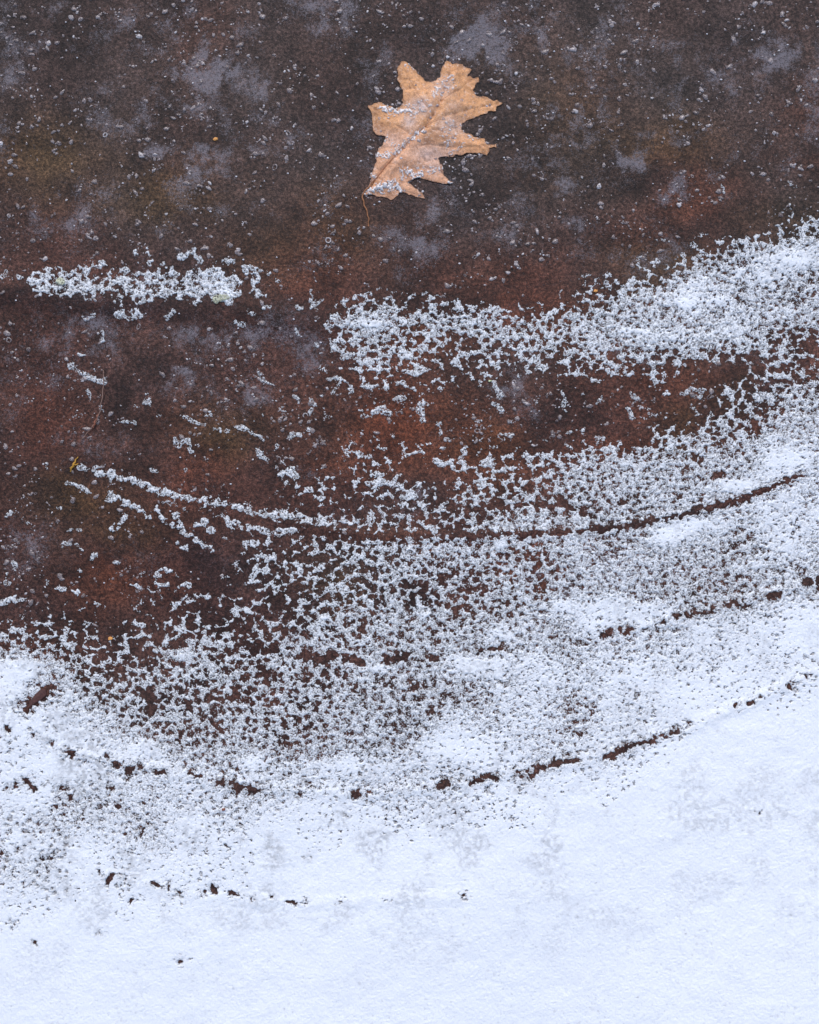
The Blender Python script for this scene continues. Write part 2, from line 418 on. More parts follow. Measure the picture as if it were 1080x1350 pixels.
def mix(N, L, blend, fac, a, b):
    m = N.new('ShaderNodeMix'); m.data_type = 'RGBA'; m.blend_type = blend
    for sock, val in ((m.inputs[0], fac), (m.inputs[6], a), (m.inputs[7], b)):
        if isinstance(val, (int, float)): sock.default_value = val
        elif isinstance(val, tuple): sock.default_value = (*val, 1)
        else: L.new(val, sock)
    return m

# wet leathery ground: the map of stains and painted fold shadow (attribute) times fine mottling, plus grey frost film where attribute 'film' says
mg, N, L, P = new_mat('ground_material')
tc = N.new('ShaderNodeTexCoord'); OB = tc.outputs['Object']
at = N.new('ShaderNodeAttribute'); at.attribute_name = 'stain_shade'
fi = N.new('ShaderNodeAttribute'); fi.attribute_name = 'film'
n1 = noise(N, L, 300, 4, .7, OB); n2 = noise(N, L, 900, 2, .6, OB); n3 = noise(N, L, 60, 3, .6, OB)
r1 = ramp(N, L, n1.outputs[0], [(.34, (.3,)*3), (.5, (.85,)*3), (.66, (1.9,)*3)])
r2 = ramp(N, L, n2.outputs[0], [(.36, (.55,)*3), (.5, (1,)*3), (.66, (1.5,)*3)])
r3 = ramp(N, L, n3.outputs[0], [(.3, (.8, .8, .82)), (.7, (1.2, 1.17, 1.15))])
c1 = mix(N, L, 'MULTIPLY', 1.0, at.outputs['Color'], r1.outputs[0])
c2 = mix(N, L, 'MULTIPLY', 1.0, c1.outputs[2], r2.outputs[0])
c3 = mix(N, L, 'MULTIPLY', 1.0, c2.outputs[2], r3.outputs[0])
nf = noise(N, L, 330, 4, .75, OB); nf2 = noise(N, L, 1000, 2, .6, OB)
ad = N.new('ShaderNodeMath'); ad.operation = 'ADD'; L.new(nf.outputs[0], ad.inputs[0]); L.new(nf2.outputs[0], ad.inputs[1])
rf = ramp(N, L, ad.outputs[0], [(.30, (.0,)*3), (1.0, (1.0,)*3)])
ad.use_clamp = False
sc2 = N.new('ShaderNodeMath'); sc2.operation = 'MULTIPLY'; L.new(rf.outputs[0], sc2.inputs[0]); L.new(fi.outputs['Fac'], sc2.inputs[1])
mm = N.new('ShaderNodeMapRange'); L.new(ad.outputs[0], mm.inputs[0]); mm.inputs[1].default_value = .80; mm.inputs[2].default_value = 1.2
mm.inputs[1].default_value = 0; mm.inputs[2].default_value = 1; mm.inputs[3].default_value = 0; mm.inputs[4].default_value = 1
mth = N.new('ShaderNodeMath'); mth.operation = 'MULTIPLY_ADD'; L.new(fi.outputs['Fac'], mth.inputs[0]); mth.inputs[1].default_value = .60; mth.inputs[2].default_value = -1.17
ms = N.new('ShaderNodeMath'); ms.operation = 'ADD'; L.new(ad.outputs[0], ms.inputs[0]); L.new(mth.outputs[0], ms.inputs[1])
mk = N.new('ShaderNodeMath'); mk.operation = 'MULTIPLY'; mk.inputs[1].default_value = 2.8; mk.use_clamp = True; L.new(ms.outputs[0], mk.inputs[0])
L.new(mk.outputs[0], sc2.inputs[0]); 
for l_ in list(sc2.inputs[1].links): L.remove(l_)
sc2.inputs[1].default_value = .6
c4 = mix(N, L, 'MIX', sc2.outputs[0], c3.outputs[2], (.26, .24, .27))
L.new(c4.outputs[2], P.inputs['Base Color'])
P.inputs['Roughness'].default_value = .55
P.inputs['Specular IOR Level'].default_value = .22
bp = N.new('ShaderNodeBump'); bp.inputs['Strength'].default_value = .9; bp.inputs['Distance'].default_value = .0012
L.new(n1.outputs[0], bp.inputs['Height']); L.new(bp.outputs[0], P.inputs['Normal'])

# snow
def snow_material(name, base, translucency=.0):
    m, N, L, P = new_mat(name)
    tc = N.new('ShaderNodeTexCoord')
    a = noise(N, L, 1300, 2, .6, tc.outputs['Object'])
    r = ramp(N, L, a.outputs[0], [(.3, tuple(x * .93 for x in base)), (.65, base)])
    L.new(r.outputs[0], P.inputs['Base Color'])
    P.inputs['Roughness'].default_value = .5
    P.inputs['Specular IOR Level'].default_value = .4
    bp = N.new('ShaderNodeBump'); bp.inputs['Strength'].default_value = .6; bp.inputs['Distance'].default_value = .0006
    L.new(a.outputs[0], bp.inputs['Height']); L.new(bp.outputs[0], P.inputs['Normal'])
    if translucency:
        th = N.new('ShaderNodeAttribute'); th.attribute_name = 'thin'
        tr = N.new('ShaderNodeBsdfTransparent'); mx = N.new('ShaderNodeMixShader')
        ml = N.new('ShaderNodeMath'); ml.operation = 'MULTIPLY'; ml.inputs[1].default_value = translucency
        L.new(th.outputs['Fac'], ml.inputs[0]); L.new(ml.outputs[0], mx.inputs[0])
        L.new(P.outputs[0], mx.inputs[1]); L.new(tr.outputs[0], mx.inputs[2])
        L.new(mx.outputs[0], N['Material Output'].inputs[0])
    return m
m_snow = snow_material('snow_material', (.86, .89, .93), .7)
m_frost = snow_material('frost_material', (.88, .82, .80), .55)

# ------------------------------------------------------------------ GROUND
gu = axis(-20, 1100, 2.0, 1400, 40); gv = axis(-20, 1370, 2.0, 1400, 40)
ZG = ground_height(gu, gv)
GU, GV = np.meshgrid(gu, gv)
wu = GU + (fbm(GU, GV, 45, 301, 3) - .5) * 70; wv = GV + (fbm(GU, GV, 45, 302, 3) - .5) * 55
def blobs(lst):
    A = np.zeros(GU.shape, np.float32)
    for u, v, ru, rv, s in lst:
        d = ((wu - u) / ru) ** 2 + ((wv - v) / rv) ** 2
        A = np.maximum(A, s * np.exp(-d * 1.1))
    return A
RUST = blobs([(540,560,130,80,1),(480,600,120,60,.7),(610,600,110,50,.9),(560,455,80,30,.8),(700,425,80,30,.6),(905,265,60,45,.7),(870,300,60,30,.6),(760,410,100,30,.6),(140,770,70,40,.8),(270,620,60,40,.6),
    (1060,150,40,40,.45),(1060,215,40,30,.4),(380,560,80,60,.3),(880,500,120,40,.55),(500,700,80,14,.6),(1000,560,60,30,.4),(820,600,60,30,.5),(280,40,60,40,.25),(450,350,90,60,.3),(640,360,120,40,.35),(700,760,60,40,.4),(230,560,60,40,.3),(60,560,60,60,.3),(60,860,60,30,.4)])
OLIVE = blobs([(60,210,90,50,.8),(210,260,90,40,.7),(290,575,60,35,.8),(90,655,80,30,.8),(640,590,50,30,.6),(740,160,90,80,.5),(880,190,80,40,.7),(450,300,60,50,.6),(860,345,60,30,.6),(440,770,40,40,.5),(160,690,80,30,.5),(1040,290,60,30,.4),(640,100,30,60,.3),(360,330,60,50,.4),(900,560,40,30,.5),(960,520,40,20,.5),(800,190,70,50,.5)])
DARK = blobs([(120,395,130,13,1),(40,380,70,12,1),(390,420,50,30,1),(300,400,80,12,.6),(280,740,60,30,.9),(360,620,70,40,.5),(300,800,60,40,.7),(20,650,60,60,.7),(740,540,70,30,.8),(620,470,40,40,.4),(640,120,70,60,.7),(700,180,80,60,.6),(850,220,70,25,.8),(450,160,50,70,.5),(60,30,70,60,.5),(480,280,40,30,.6),(200,500,60,30,.4),(900,310,50,30,.6),(960,60,60,40,.5),(550,50,50,30,.6),  # flat patches along the left drift's lower edge paint its shadow line into the colour
    (620,260,60,30,.5),(40,800,60,30,.5),(400,660,80,40,.4),(500,290,30,20,.5),(1000,520,80,30,.5),(550,560,600,1,.0)])
FILM = blobs([(270,90,34,26,.95),(225,40,34,24,.7),(345,145,26,20,.95),(280,200,26,12,.5),(335,195,22,14,.5),(200,195,32,18,.75),(235,140,24,16,.6),(370,195,16,14,.6),(90,295,50,26,.75),(100,330,30,20,.6),(15,95,24,24,.75),(30,180,20,14,.4),(430,22,44,34,.9),(400,5,40,20,.7),(640,45,48,38,.95),(600,25,36,26,.5),(700,40,30,20,.5),
    (1020,70,40,34,.8),(1050,100,34,30,.5),(860,165,30,12,.7),(830,200,40,14,.4),(930,175,34,12,.5),(750,240,26,22,.8),(770,300,38,14,.75),(715,15,24,12,.8),(885,245,24,20,.5),(820,340,70,22,.55),(640,135,30,16,.4),(805,230,20,16,.5),(550,330,30,34,.6),(430,330,30,20,.6),(460,345,24,14,.5),(560,270,40,20,.3),(660,310,30,14,.5),
    (290,445,105,30,.85),(330,455,70,30,.6),(395,465,44,30,.6),(110,430,46,34,.65),(80,460,50,30,.5),(145,455,20,12,.6),(235,502,38,12,1.0),(260,515,44,16,.8),(330,520,34,24,.9),(450,220,20,40,.4),(560,40,30,20,.4),(180,60,40,20,.5),(150,30,30,20,.5),(130,120,40,20,.4),(250,230,40,20,.4),(115,588,44,14,.6),(20,510,24,50,.55),(55,500,30,20,.35),(678,505,26,36,.7),(85,500,40,20,.4),(30,725,34,30,.6),(420,630,22,14,.5),(180,725,50,20,.3),(560,665,24,16,.4),(600,740,30,20,.2),(1000,180,40,30,.3),
    (800,755,130,40,.55),(720,800,70,20,.4),(1000,470,40,16,.3),(850,465,30,16,.3),(290,270,30,16,.5),(210,300,26,14,.4),(540,150,30,10,.0),(60,10,40,12,.6),(80,15,24,10,.6),(500,10,30,14,.3),(120,250,40,18,.3),(640,220,40,16,.3),(960,120,30,18,.35)])
big = fbm(GU, GV, 70, 311, 3)
base = lin(80, 53, 45)
col = np.repeat(base[None, None, :], GU.shape[0], 0).repeat(GU.shape[1], 1)
def blend(col, A, c, k): 
    w = (A * k)[..., None]; return col * (1 - w) + c * w
upper = 1 - sstep(200, 420, GV + (big - .5) * 160)
col = blend(col, upper, lin(74, 60, 55), .85)
col = blend(col, OLIVE, lin(94, 68, 38), .85)
col = blend(col, RUST, lin(112, 62, 40), .78)
col = blend(col, DARK, lin(44, 30, 30), .8)
col = col * (0.22 + 1.12 * fbm(GU, GV, 34, 312, 4))[..., None]
col = col * (1 + (vnoise(GU, GV, 90, 315)[..., None] - .5) * np.array([.25, .0, -.12]))
fl = fbm(GU, GV, 16, 313, 4)
film = FILM * np.clip((fl - .2) * 2.4, 0, 1.4) + np.clip((fbm(GU, GV, 50, 314, 4) - .48) * 2.6, 0, .5) * np.clip((fl - .35) * 4, 0, 1) * (.35 + .65 * upper)
film = np.clip(film * .9, 0, .74).astype(np.float32)
ground = grid_mesh('ground', gu, gv, ZG, np.ones((len(gv) - 1, len(gu) - 1), bool), mg, attrs={'stain_shade': col.astype(np.float32), 'film': film})
tag(ground, 'wet dark brown and rust stained wrinkled ground surface under the snow', 'ground', kind='structure')

# ------------------------------------------------------------------ SNOW
STEP = 0.8
us = axis(-12, 1092, STEP, 1300, 120); vs = axis(-12, 1362, STEP, 1300, 120)
U, V = np.meshgrid(us.astype(np.float32), vs.astype(np.float32))
ZB = ground_height(us, vs)
wn1 = fbm(U, V, 8, 401, 3) - .5; wn2 = fbm(U, V, 8, 402, 3) - .5
UW = U + wn1 * 6; VW = V + wn2 * 6
F = worley(UW, VW, 10.4, 403, .85)
F2 = worley(UW + 300, VW, 6.5, 404, .9)
NF = F * 1.0 + F2 * .16 + (vnoise(U, V, 24, 405) - .5) * .26 + (vnoise(U, V, 2.8, 406) - .5) * .28 + (vnoise(U, V, 60, 407) - .5) * .08
RK = rank(NF)
del F, F2, NF
fine = np.random.default_rng(5).random(U.shape).astype(np.float32) * .6 + vnoise(U, V, 2.0, 408) * .4
fine = rank(fine)
grain = vnoise(U, V, 2.4, 409)
soft = fbm(U, V, 30, 410, 3)

COV = cubic_sample(G, us, vs, 0, 60, 210, 30)
COV = np.clip(COV, 0, 1.04)
COV[vs < 225] = 0
jit = fbm(U, V, 55, 411, 3) - .5
COV = np.clip(COV + jit * .34 * (COV * (1 - COV) * 4) + jit * .06 * (COV > .5) + .0, 0, 1)
COV[COV < .035] = 0
for pts, w, a in STRANDS: stroke(COV, us, vs, pts, w * 1.1, min(a * 1.0, .88), 'add', soft=.25)
for cu, cv, ru, rv in SOLID:
    i0, i1 = np.searchsorted(us, [cu - ru * 2, cu + ru * 2]); j0, j1 = np.searchsorted(vs, [cv - rv * 2, cv + rv * 2])
    d = ((UW[j0:j1, i0:i1] - cu) / ru) ** 2 + ((VW[j0:j1, i0:i1] - cv) / rv) ** 2
    COV[j0:j1, i0:i1] = np.maximum(COV[j0:j1, i0:i1], COV[j0:j1, i0:i1] + (1 - COV[j0:j1, i0:i1]) * np.exp(-d * 1.3) * .9)
for pts, w, a in CUTS:
    lone = len(pts) == 1 and pts[0][1] > 1015
    stroke(COV, us, vs, pts, w * 2.4, .06, 'cut', soft=.1)         # crumbled rim of the crack
    stroke(COV, us, vs, pts, w * (.72 if lone else .9), a * (.9 if lone else 1), 'cut', soft=.1)

vf = sstep(1330, 1080, V) * (.45 + .55 * sstep(1000, 300, U)) + .10
VEIL = ((.12 + sstep(.46, .68, fbm(U, V, 46, 431, 4))) * vf * np.clip((fbm(U, V, 4.0, 432, 3) - .32) * 2.6, 0, 1) * .5 + .10 * (vnoise(U, V, 2.2, 433) > .86)).astype(np.float32)

def build_snow(name, cov, box, region, label, cat, group=None, sharp=1.0, solid=False, mat=None, lift=0.0):
    (i0, i1), (j0, j1) = box
    sl = (slice(j0, j1), slice(i0, i1))
    c = cov; rk = RK[sl]; fn = fine[sl]; gr = grain[sl]; so = soft[sl]
    m = rk - (1 - c)                         # > 0 : snow stands here
    if solid: m = .65 * m + .35 * (c - .6) + (gr - .5) * .3 + (so - .5) * .35
    body = m > 0
    hole_p = np.interp(c, [0, .4, .66, .9, .97, 1], [.26, .26, .22, .10, .02, .0])
    hole_p = hole_p + np.clip(.14 - m, 0, .14) * 3.0
    if solid: hole_p = .34
    body &= (fn > hole_p) | (c > .995)
    dust_p = np.interp(c, [0, .55, .7, .9, .97, 1], [0, .04, .14, .50, .93, 1.1])
    dust = (~body) & (m <= 0) & (1 - fn < dust_p * np.clip(1 + m * 1.3, 0, 1))
    on = (body | dust) & region & (c > .02)
    t = np.clip(m, 0, 1)
    cl = sstep(.86, 1, c)
    h = .0004 + .0013 * t ** .7 * (.35 + .65 * c) * (1 - .93 * cl) + (.0010 + .0014 * so) * cl + (gr - .35) * (.0007 - .00035 * cl) + (fn - .5) * (.0005 - .0002 * cl)
    h = np.where(dust, .0004 + .0004 * fn, h)
    h = np.maximum(h, .00025)
    Z = ZB[sl] + np.where(on, h, -.0004)
    keep = on[1:, :-1] | on[1:, 1:] | on[:-1, 1:] | on[:-1, :-1]
    # faces need at least two standing corners, so that holes stay open
    cnt = on[1:, :-1].astype(np.int8) + on[1:, 1:] + on[:-1, 1:] + on[:-1, :-1]
    keep = cnt >= 2
    if not keep.any(): return None
    thin = np.clip(1 - (.22 + .55 * sstep(0, .10, m) + t * .25 + .6 * sstep(.84, 1, c)), 0, 1) + .70 * (fn < .50) * (1 - cl) * (.35 + .65 * sstep(.3, .6, c))
    thin = np.where(dust, .55, thin) 
    thin = thin * (.55 + .9 * (1 - gr)) + (.22 if solid else .06 * (1 - cl)) + cl * VEIL[sl]
    o = grid_mesh(name, us[i0:i1], vs[j0:j1], Z + lift, keep, mat or m_snow, attrs={'thin': np.clip(thin, 0, 1).astype(np.float32)})
    return tag(o, label, cat, group, 'stuff')

full = ((0, len(us)), (0, len(vs)))
# valley that parts the upper band from the main cover
cut_v = np.interp(us, [-2000, 350, 560, 700, 820, 900, 960, 1010, 1080, 2400], [560, 560, 560, 520, 515, 505, 490, 470, 455, 300])
upper_m = V < cut_v[None, :]
build_snow('snow_band', COV, full, upper_m, 'broken white band of crumbly snow sweeping up to the right edge below the leaf', 'snow')
build_snow('snow_cover', COV, full, ~upper_m, 'main sheet of snow, pitted above and closed white over the bottom half', 'snow')

# the left drift
CP = np.zeros_like(COV)
for pts, w, a in PATCH: stroke(CP, us, vs, pts, w, a, 'add')
def sub(box): return CP[box[1][0]:box[1][1], box[0][0]:box[0][1]]
def box_of(pts, pad):
    p = np.asarray(pts, float)
    return (tuple(np.searchsorted(us, [p[:, 0].min() - pad, p[:, 0].max() + pad])), tuple(np.searchsorted(vs, [p[:, 1].min() - pad, p[:, 1].max() + pad])))
b = box_of([(20, 320), (365, 430)], 5)
build_snow('snow_drift', np.clip(sub(b) * (1 + (jit[b[1][0]:b[1][1], b[0][0]:b[0][1]]) * .7), 0, .98), b, True, 'long narrow island of pitted snow alone at the left, pointed at its left end', 'snow')

def region_label(u, v):
    if u < 150 and v > 640: return 'small loose snow crumb at the far left above the main snow sheet', 'loose snow crumbs at far left'
    if v < 360 and u > 600: return 'faint loose snow crumb on bare ground above the big band', 'loose snow crumbs above the band'
    if u < 380: return 'small loose snow crumb on bare ground between the left drift and diagonal snow string', 'loose snow crumbs at left'
    if u < 620: return 'small loose snow crumb on or beside the rust red patch below the big band', 'loose snow crumbs on the rust patch'
    return 'small loose snow crumb in the brown gap between big band and main sheet', 'loose snow crumbs in the gap'
for pts, w, a, lab in CLUMPS:
    if w < 1: continue
    b = box_of(pts, w * 2.5)
    C = np.zeros_like(COV[b[1][0]:b[1][1], b[0][0]:b[0][1]])
    tmp_us, tmp_vs = us[b[0][0]:b[0][1]], vs[b[1][0]:b[1][1]]
    stroke(C, tmp_us, tmp_vs, pts, w * .9, a * .95, 'add', soft=.35)
    grp = None
    if lab is None: lab, grp = region_label(*np.mean(pts, 0))
    o = build_snow('snow_crumb', C, b, True, lab, 'snow', grp, solid=True)
    if o is not None and 'kind' in o: del o['kind']

# ------------------------------------------------------------------ frozen droplets
def cover_at(u, v):
    i = np.clip(np.searchsorted(us, u), 0, len(us) - 1); j = np.clip(np.searchsorted(vs, v), 0, len(vs) - 1)
    return np.maximum(COV[j, i], CP[j, i])
def z_at(u, v):
    i = np.clip(np.searchsorted(us, u), 0, len(us) - 1); j = np.clip(np.searchsorted(vs, v), 0, len(vs) - 1)
    return ZB[j, i]
def bead_variant(k):
    bm = bmesh.new(); r = np.random.default_rng(900 + k)
    if k < 5:
        bmesh.ops.create_icosphere(bm, subdivisions=2, radius=1)
        for v in bm.verts:
            f = 1 + .22 * math.sin(v.co.x * 3.1 + k) * math.cos(v.co.y * 2.7 + 2 * k) + (r.random() - .5) * .22
            v.co.x *= f * (1.15 if k % 2 else 1); v.co.y *= f; v.co.z = max(v.co.z, -.3) * .55 * f
    else:                                     # ring of ice left round a melted drop
        nu_, nv_ = 14, 6
        arc = 2 * math.pi if k == 5 else 4.4
        R = [(math.cos(a), math.sin(a)) for a in np.linspace(0, arc, nu_)]
        vv = []
        for q, (cx, cy) in enumerate(R):
            rr = .34 * (1 + .35 * (r.random() - .5)) * (1 if k == 5 else math.sin(math.pi * (q + .7) / (nu_ + .4)) ** .5)
            vv.append([bm.verts.new((cx * (1 - .1 * r.random()) * (1 + rr * math.cos(t)), cy * (1 + rr * math.cos(t)), rr * 1.1 * math.sin(t))) for t in np.linspace(0, 2 * math.pi, nv_, endpoint=False)])
        for q in range(nu_ - 1):
            for p in range(nv_):
                bm.faces.new((vv[q][p], vv[q + 1][p], vv[q + 1][(p + 1) % nv_], vv[q][(p + 1) % nv_]))
        bmesh.ops.triangulate(bm, faces=bm.faces)
    bmesh.ops.triangulate(bm, faces=bm.faces)
    bm.verts.index_update()
    co = np.array([v.co[:] for v in bm.verts]); fa = np.array([[v.index for v in f.verts] for f in bm.faces], np.int32)
    bm.free(); return co, fa
VAR = [bead_variant(k) for k in range(7)]
mb, N, L, P = new_mat('ice_bead_material')
tn = N.new('ShaderNodeAttribute'); tn.attribute_name = 'tone'
rp = ramp(N, L, tn.outputs['Fac'], [(0, (.17, .13, .125)), (.6, (.40, .335, .33)), (1, (.78, .74, .76))])
L.new(rp.outputs[0], P.inputs['Base Color']); P.inputs['Roughness'].default_value = .22
P.inputs['Specular IOR Level'].default_value = .8
tr = N.new('ShaderNodeBsdfTransparent'); mx = N.new('ShaderNodeMixShader'); mx.inputs[0].default_value = .32
tc = N.new('ShaderNodeTexCoord'); bn = noise(N, L, 900, 2, .6, tc.outputs['Object'])
mr = N.new('ShaderNodeMapRange'); L.new(bn.outputs[0], mr.inputs[0]); mr.inputs[1].default_value = .35; mr.inputs[2].default_value = .65; mr.inputs[3].default_value = .75; mr.inputs[4].default_value = .05
L.new(mr.outputs[0], mx.inputs[0])
L.new(P.outputs[0], mx.inputs[1]); L.new(tr.outputs[0], mx.inputs[2]); L.new(mx.outputs[0], N['Material Output'].inputs[0])

def beads(name, n_try, vr, rad, tone, label, seed):
    r = np.random.default_rng(seed)
    CO, FA, TO = [], [], []; off = 0
    placed = 0
    for _ in range(n_try):
        u = r.uniform(-40, 1120); v = r.uniform(*vr)
        clus = float(vnoise(np.array([u]), np.array([v]), 45, 77)[0])
        if r.random() > .30 + 1.9 * (clus - .35): continue
        if cover_at(u, v) > .12: continue
        k = 1 if r.random() > .22 else r.integers(2, 4)
        for q in range(k):
            rr = rad[0] + (rad[1] - rad[0]) * r.random() ** 2.3
            if q: u += r.uniform(-5, 5); v += r.uniform(-4, 4)
            co, fa = VAR[int(r.integers(0, 5)) if r.random() < .96 else int(r.integers(5, 7))]
            a = r.uniform(-.9, .9) if r.random() < .6 else r.uniform(0, 6.28)
            sx = rr * r.uniform(.85, 1.35) * S; sy = rr * r.uniform(.6, 1.0) * S
            X = co[:, 0] * sx; Y = co[:, 1] * sy
            c2 = np.stack([X * math.cos(a) - Y * math.sin(a) + wx(u), X * math.sin(a) + Y * math.cos(a) + wy(v), co[:, 2] * rr * S * .9 + z_at(u, v) + .0002], -1)
            CO.append(c2); FA.append(fa + off); off += len(co)
            TO.append(np.full(len(co), np.clip(r.normal(tone, .2), 0, 1)))
    o = mesh_from(name, np.concatenate(CO), np.concatenate(FA), mb, attrs={'tone': np.concatenate(TO).astype(np.float32)})
    return tag(o, label, 'ice', kind='stuff')
beads('frozen_droplets', 2600, (-40, 340), (1.0, 3.8), .38, 'countless frozen droplets scattered over the bare upper ground round the leaf', 21)
beads('frozen_droplets', 2300, (340, 860), (1.0, 3.8), .38, 'countless frozen droplets scattered on the bare ground between the snow bands', 22)
def sparkle(n, vr, seed):
    r = np.random.default_rng(seed); CO, FA = [], []; off = 0
    for _ in range(n):
        u = r.uniform(-20, 1100); v = r.uniform(*vr)
        co, fa = VAR[int(r.integers(0, 5))]; rr = r.uniform(.6, 1.35) * S
        CO.append(co * [rr, rr * .8, rr] + [float(wx(u)), float(wy(v)), float(z_at(u, v)) + .0005]); FA.append(fa + off); off += len(co)
    return mesh_from('frost_grains', np.concatenate(CO), np.concatenate(FA), m_frost)
m_gr, N, L, P = new_mat('frost_grain_material'); P.inputs['Base Color'].default_value = (.6, .58, .62, 1); P.inputs['Roughness'].default_value = .3
o = sparkle(300, (-20, 850), 31); o.data.materials.clear(); o.data.materials.append(m_gr)
tag(o, 'tiny white frost grains sprinkled like pinpoints over the bare ground', 'frost', kind='stuff')

beads('frozen_droplets', 2200, (430, 830), (.7, 1.9), .6, 'fine pale ice crumbs peppering the bare ground left of centre and between the bands', 23)
beads('frozen_droplets', 1600, (-40, 380), (.6, 1.6), .6, 'fine pale ice crumbs peppering the bare ground in the top third', 24)

# ------------------------------------------------------------------ OAK LEAF
LO = [(155,850),(178,836),(200,800),(205,740),(225,690),(235,630),(262,590),(280,548),(262,535),(222,525),(215,490),(210,455),(205,415),(190,375),(215,362),(250,350),(275,358),(300,370),(330,382),(365,378),(382,355),(375,310),(380,285),(362,250),(345,225),(355,195),(350,165),(365,135),(375,118),(400,128),(425,150),(450,170),(465,195),(490,215),(510,235),(530,238),(560,225),(585,200),(590,165),(605,140),(620,120),(640,118),(655,138),(690,135),(715,155),(745,165),(750,185),(735,205),(770,215),(800,210),(795,235),(775,260),(768,290),(785,318),(830,325),(870,335),(905,345),(925,355),(900,375),(895,400),(850,405),(820,420),(780,435),(740,450),(710,470),(700,490),(712,510),(750,525),(790,545),(825,548),(845,575),(875,580),(905,578),(885,600),(850,605),(845,640),(810,635),(770,628),(740,630),(700,640),(640,648),(590,655),(578,670),(590,700),(595,730),(605,750),(630,775),(665,798),(620,800),(580,795),(540,785),(500,770),(470,765),(430,775),(405,790),(430,810),(465,835),(490,860),(497,882),(460,872),(420,860),(390,850),(360,850),(335,880),(310,890),(280,875),(230,868),(190,862),(165,862)]
K = 260 / 1080.0
def lp(p): return (440 + p[0] * K, 50 + p[1] * K)
poly = np.array([lp(p) for p in LO])
def inside(U, V, poly):
    ins = np.zeros(U.shape, bool); n = len(poly)
    for i in range(n):
        x1, y1 = poly[i]; x2, y2 = poly[(i + 1) % n]
        if y1 == y2: continue
        c = ((y1 > V) != (y2 > V)) & (U < (x2 - x1) * (V - y1) / (y2 - y1) + x1)
        ins ^= c
    return ins
def edge_dist(U, V, poly):
    d = np.full(U.shape, 1e9)
    for i in range(len(poly)):
        a = poly[i]; b_ = poly[(i + 1) % len(poly)]; ab = b_ - a
        t = np.clip(((U - a[0]) * ab[0] + (V - a[1]) * ab[1]) / ((ab ** 2).sum() + 1e-9), 0, 1)
        d = np.minimum(d, np.hypot(U - a[0] - t * ab[0], V - a[1] - t * ab[1]))
    return d
lu = np.arange(478, 672, .55); lv = np.arange(72, 268, .55)
LU, LV = np.meshgrid(lu, lv)
JU = LU + (vnoise(LU, LV, 4.5, 501) - .5) * 3.6; JV = LV + (vnoise(LU, LV, 4.5, 502) - .5) * 3.6
LIN = inside(JU, JV, poly)
LD = edge_dist(LU, LV, poly)
gi = np.clip(np.searchsorted(gu, lu), 0, len(gu) - 1); gj = np.clip(np.searchsorted(gv, lv), 0, len(gv) - 1)
LG = ZG[np.ix_(gj, gi)]
MID = [lp(p) for p in [(158,855),(215,790),(300,690),(380,610),(440,545),(500,490),(545,430),(585,350),(615,260),(640,180),(640,125)]]
SIDE = [[(300,690),(430,715),(560,715),(600,745)], [(240,765),(330,830),(420,850),(480,870)], [(380,610),(520,590),(680,600),(840,590),(890,582)], [(370,605),(300,600),(250,600)],
        [(500,490),(620,430),(760,385),(900,358)], [(440,545),(330,470),(240,400),(205,378)], [(545,430),(480,340),(410,220),(375,135)], [(585,350),(680,290),(740,240),(790,215)], [(500,490),(600,520),(700,560),(800,600)]]
SIDE = [[lp(p) for p in s] for s in SIDE]
def seg_dist(U, V, pts):
    d = np.full(U.shape, 1e9)
    for a, b_ in zip(np.array(pts[:-1]), np.array(pts[1:])):
        ab = b_ - a
        t = np.clip(((U - a[0]) * ab[0] + (V - a[1]) * ab[1]) / ((ab ** 2).sum() + 1e-9), 0, 1)
        d = np.minimum(d, np.hypot(U - a[0] - t * ab[0], V - a[1] - t * ab[1]))
    return d
dm = seg_dist(LU, LV, MID); ds = np.min([seg_dist(LU, LV, s) for s in SIDE], 0)
def leaf_h(U, V, D, dm, ds):
    z = .0012 + .0042 * sstep(0, 30, D) + (fbm(U, V, 38, 511, 2) - .5) * .007 * sstep(0, 18, D) + (fbm(U, V, 8, 512, 2) - .5) * .0016
    z -= .0014 * np.exp(-(dm / 3.0) ** 2) + .0006 * np.exp(-(ds / 2.0) ** 2)
    z += .0012 * np.exp(-((dm - 8) / 7) ** 2) * sstep(0, 15, D)
    return z
LZ = LG + leaf_h(LU, LV, LD, dm, ds)
ml, N, L, P = new_mat('dead_leaf_material')
tc = N.new('ShaderNodeTexCoord'); OB = tc.outputs['Object']
ta = N.new('ShaderNodeAttribute'); ta.attribute_name = 'tint'
a1 = noise(N, L, 220, 4, .65, OB); a2 = noise(N, L, 900, 3, .6, OB)
q1 = ramp(N, L, a1.outputs[0], [(.3, (.66, .60, .56)), (.55, (1, 1, 1)), (.75, (1.22, 1.2, 1.15))])
q2 = ramp(N, L, a2.outputs[0], [(.28, (.66, .64, .62)), (.5, (1, 1, 1)), (.75, (1.18, 1.2, 1.22))])
k1 = mix(N, L, 'MULTIPLY', 1.0, ta.outputs['Color'], q1.outputs[0]); k2 = mix(N, L, 'MULTIPLY', 1.0, k1.outputs[2], q2.outputs[0])
L.new(k2.outputs[2], P.inputs['Base Color']); P.inputs['Roughness'].default_value = .5
bp = N.new('ShaderNodeBump'); bp.inputs['Strength'].default_value = .7; bp.inputs['Distance'].default_value = .0009
L.new(a2.outputs[0], bp.inputs['Height']); L.new(bp.outputs[0], P.inputs['Normal'])
TAN = lin(216, 156, 104); PINK = lin(216, 160, 122); GREY = lin(200, 178, 172); BROWN = lin(122, 80, 54)
wtilt = sstep(150, 215, LV + (LU - 560) * -.2 + (fbm(LU, LV, 30, 521, 2) - .5) * 60)
tint = TAN[None, None] * (1 - wtilt[..., None]) + PINK[None, None] * wtilt[..., None]
gm = np.zeros(LU.shape)
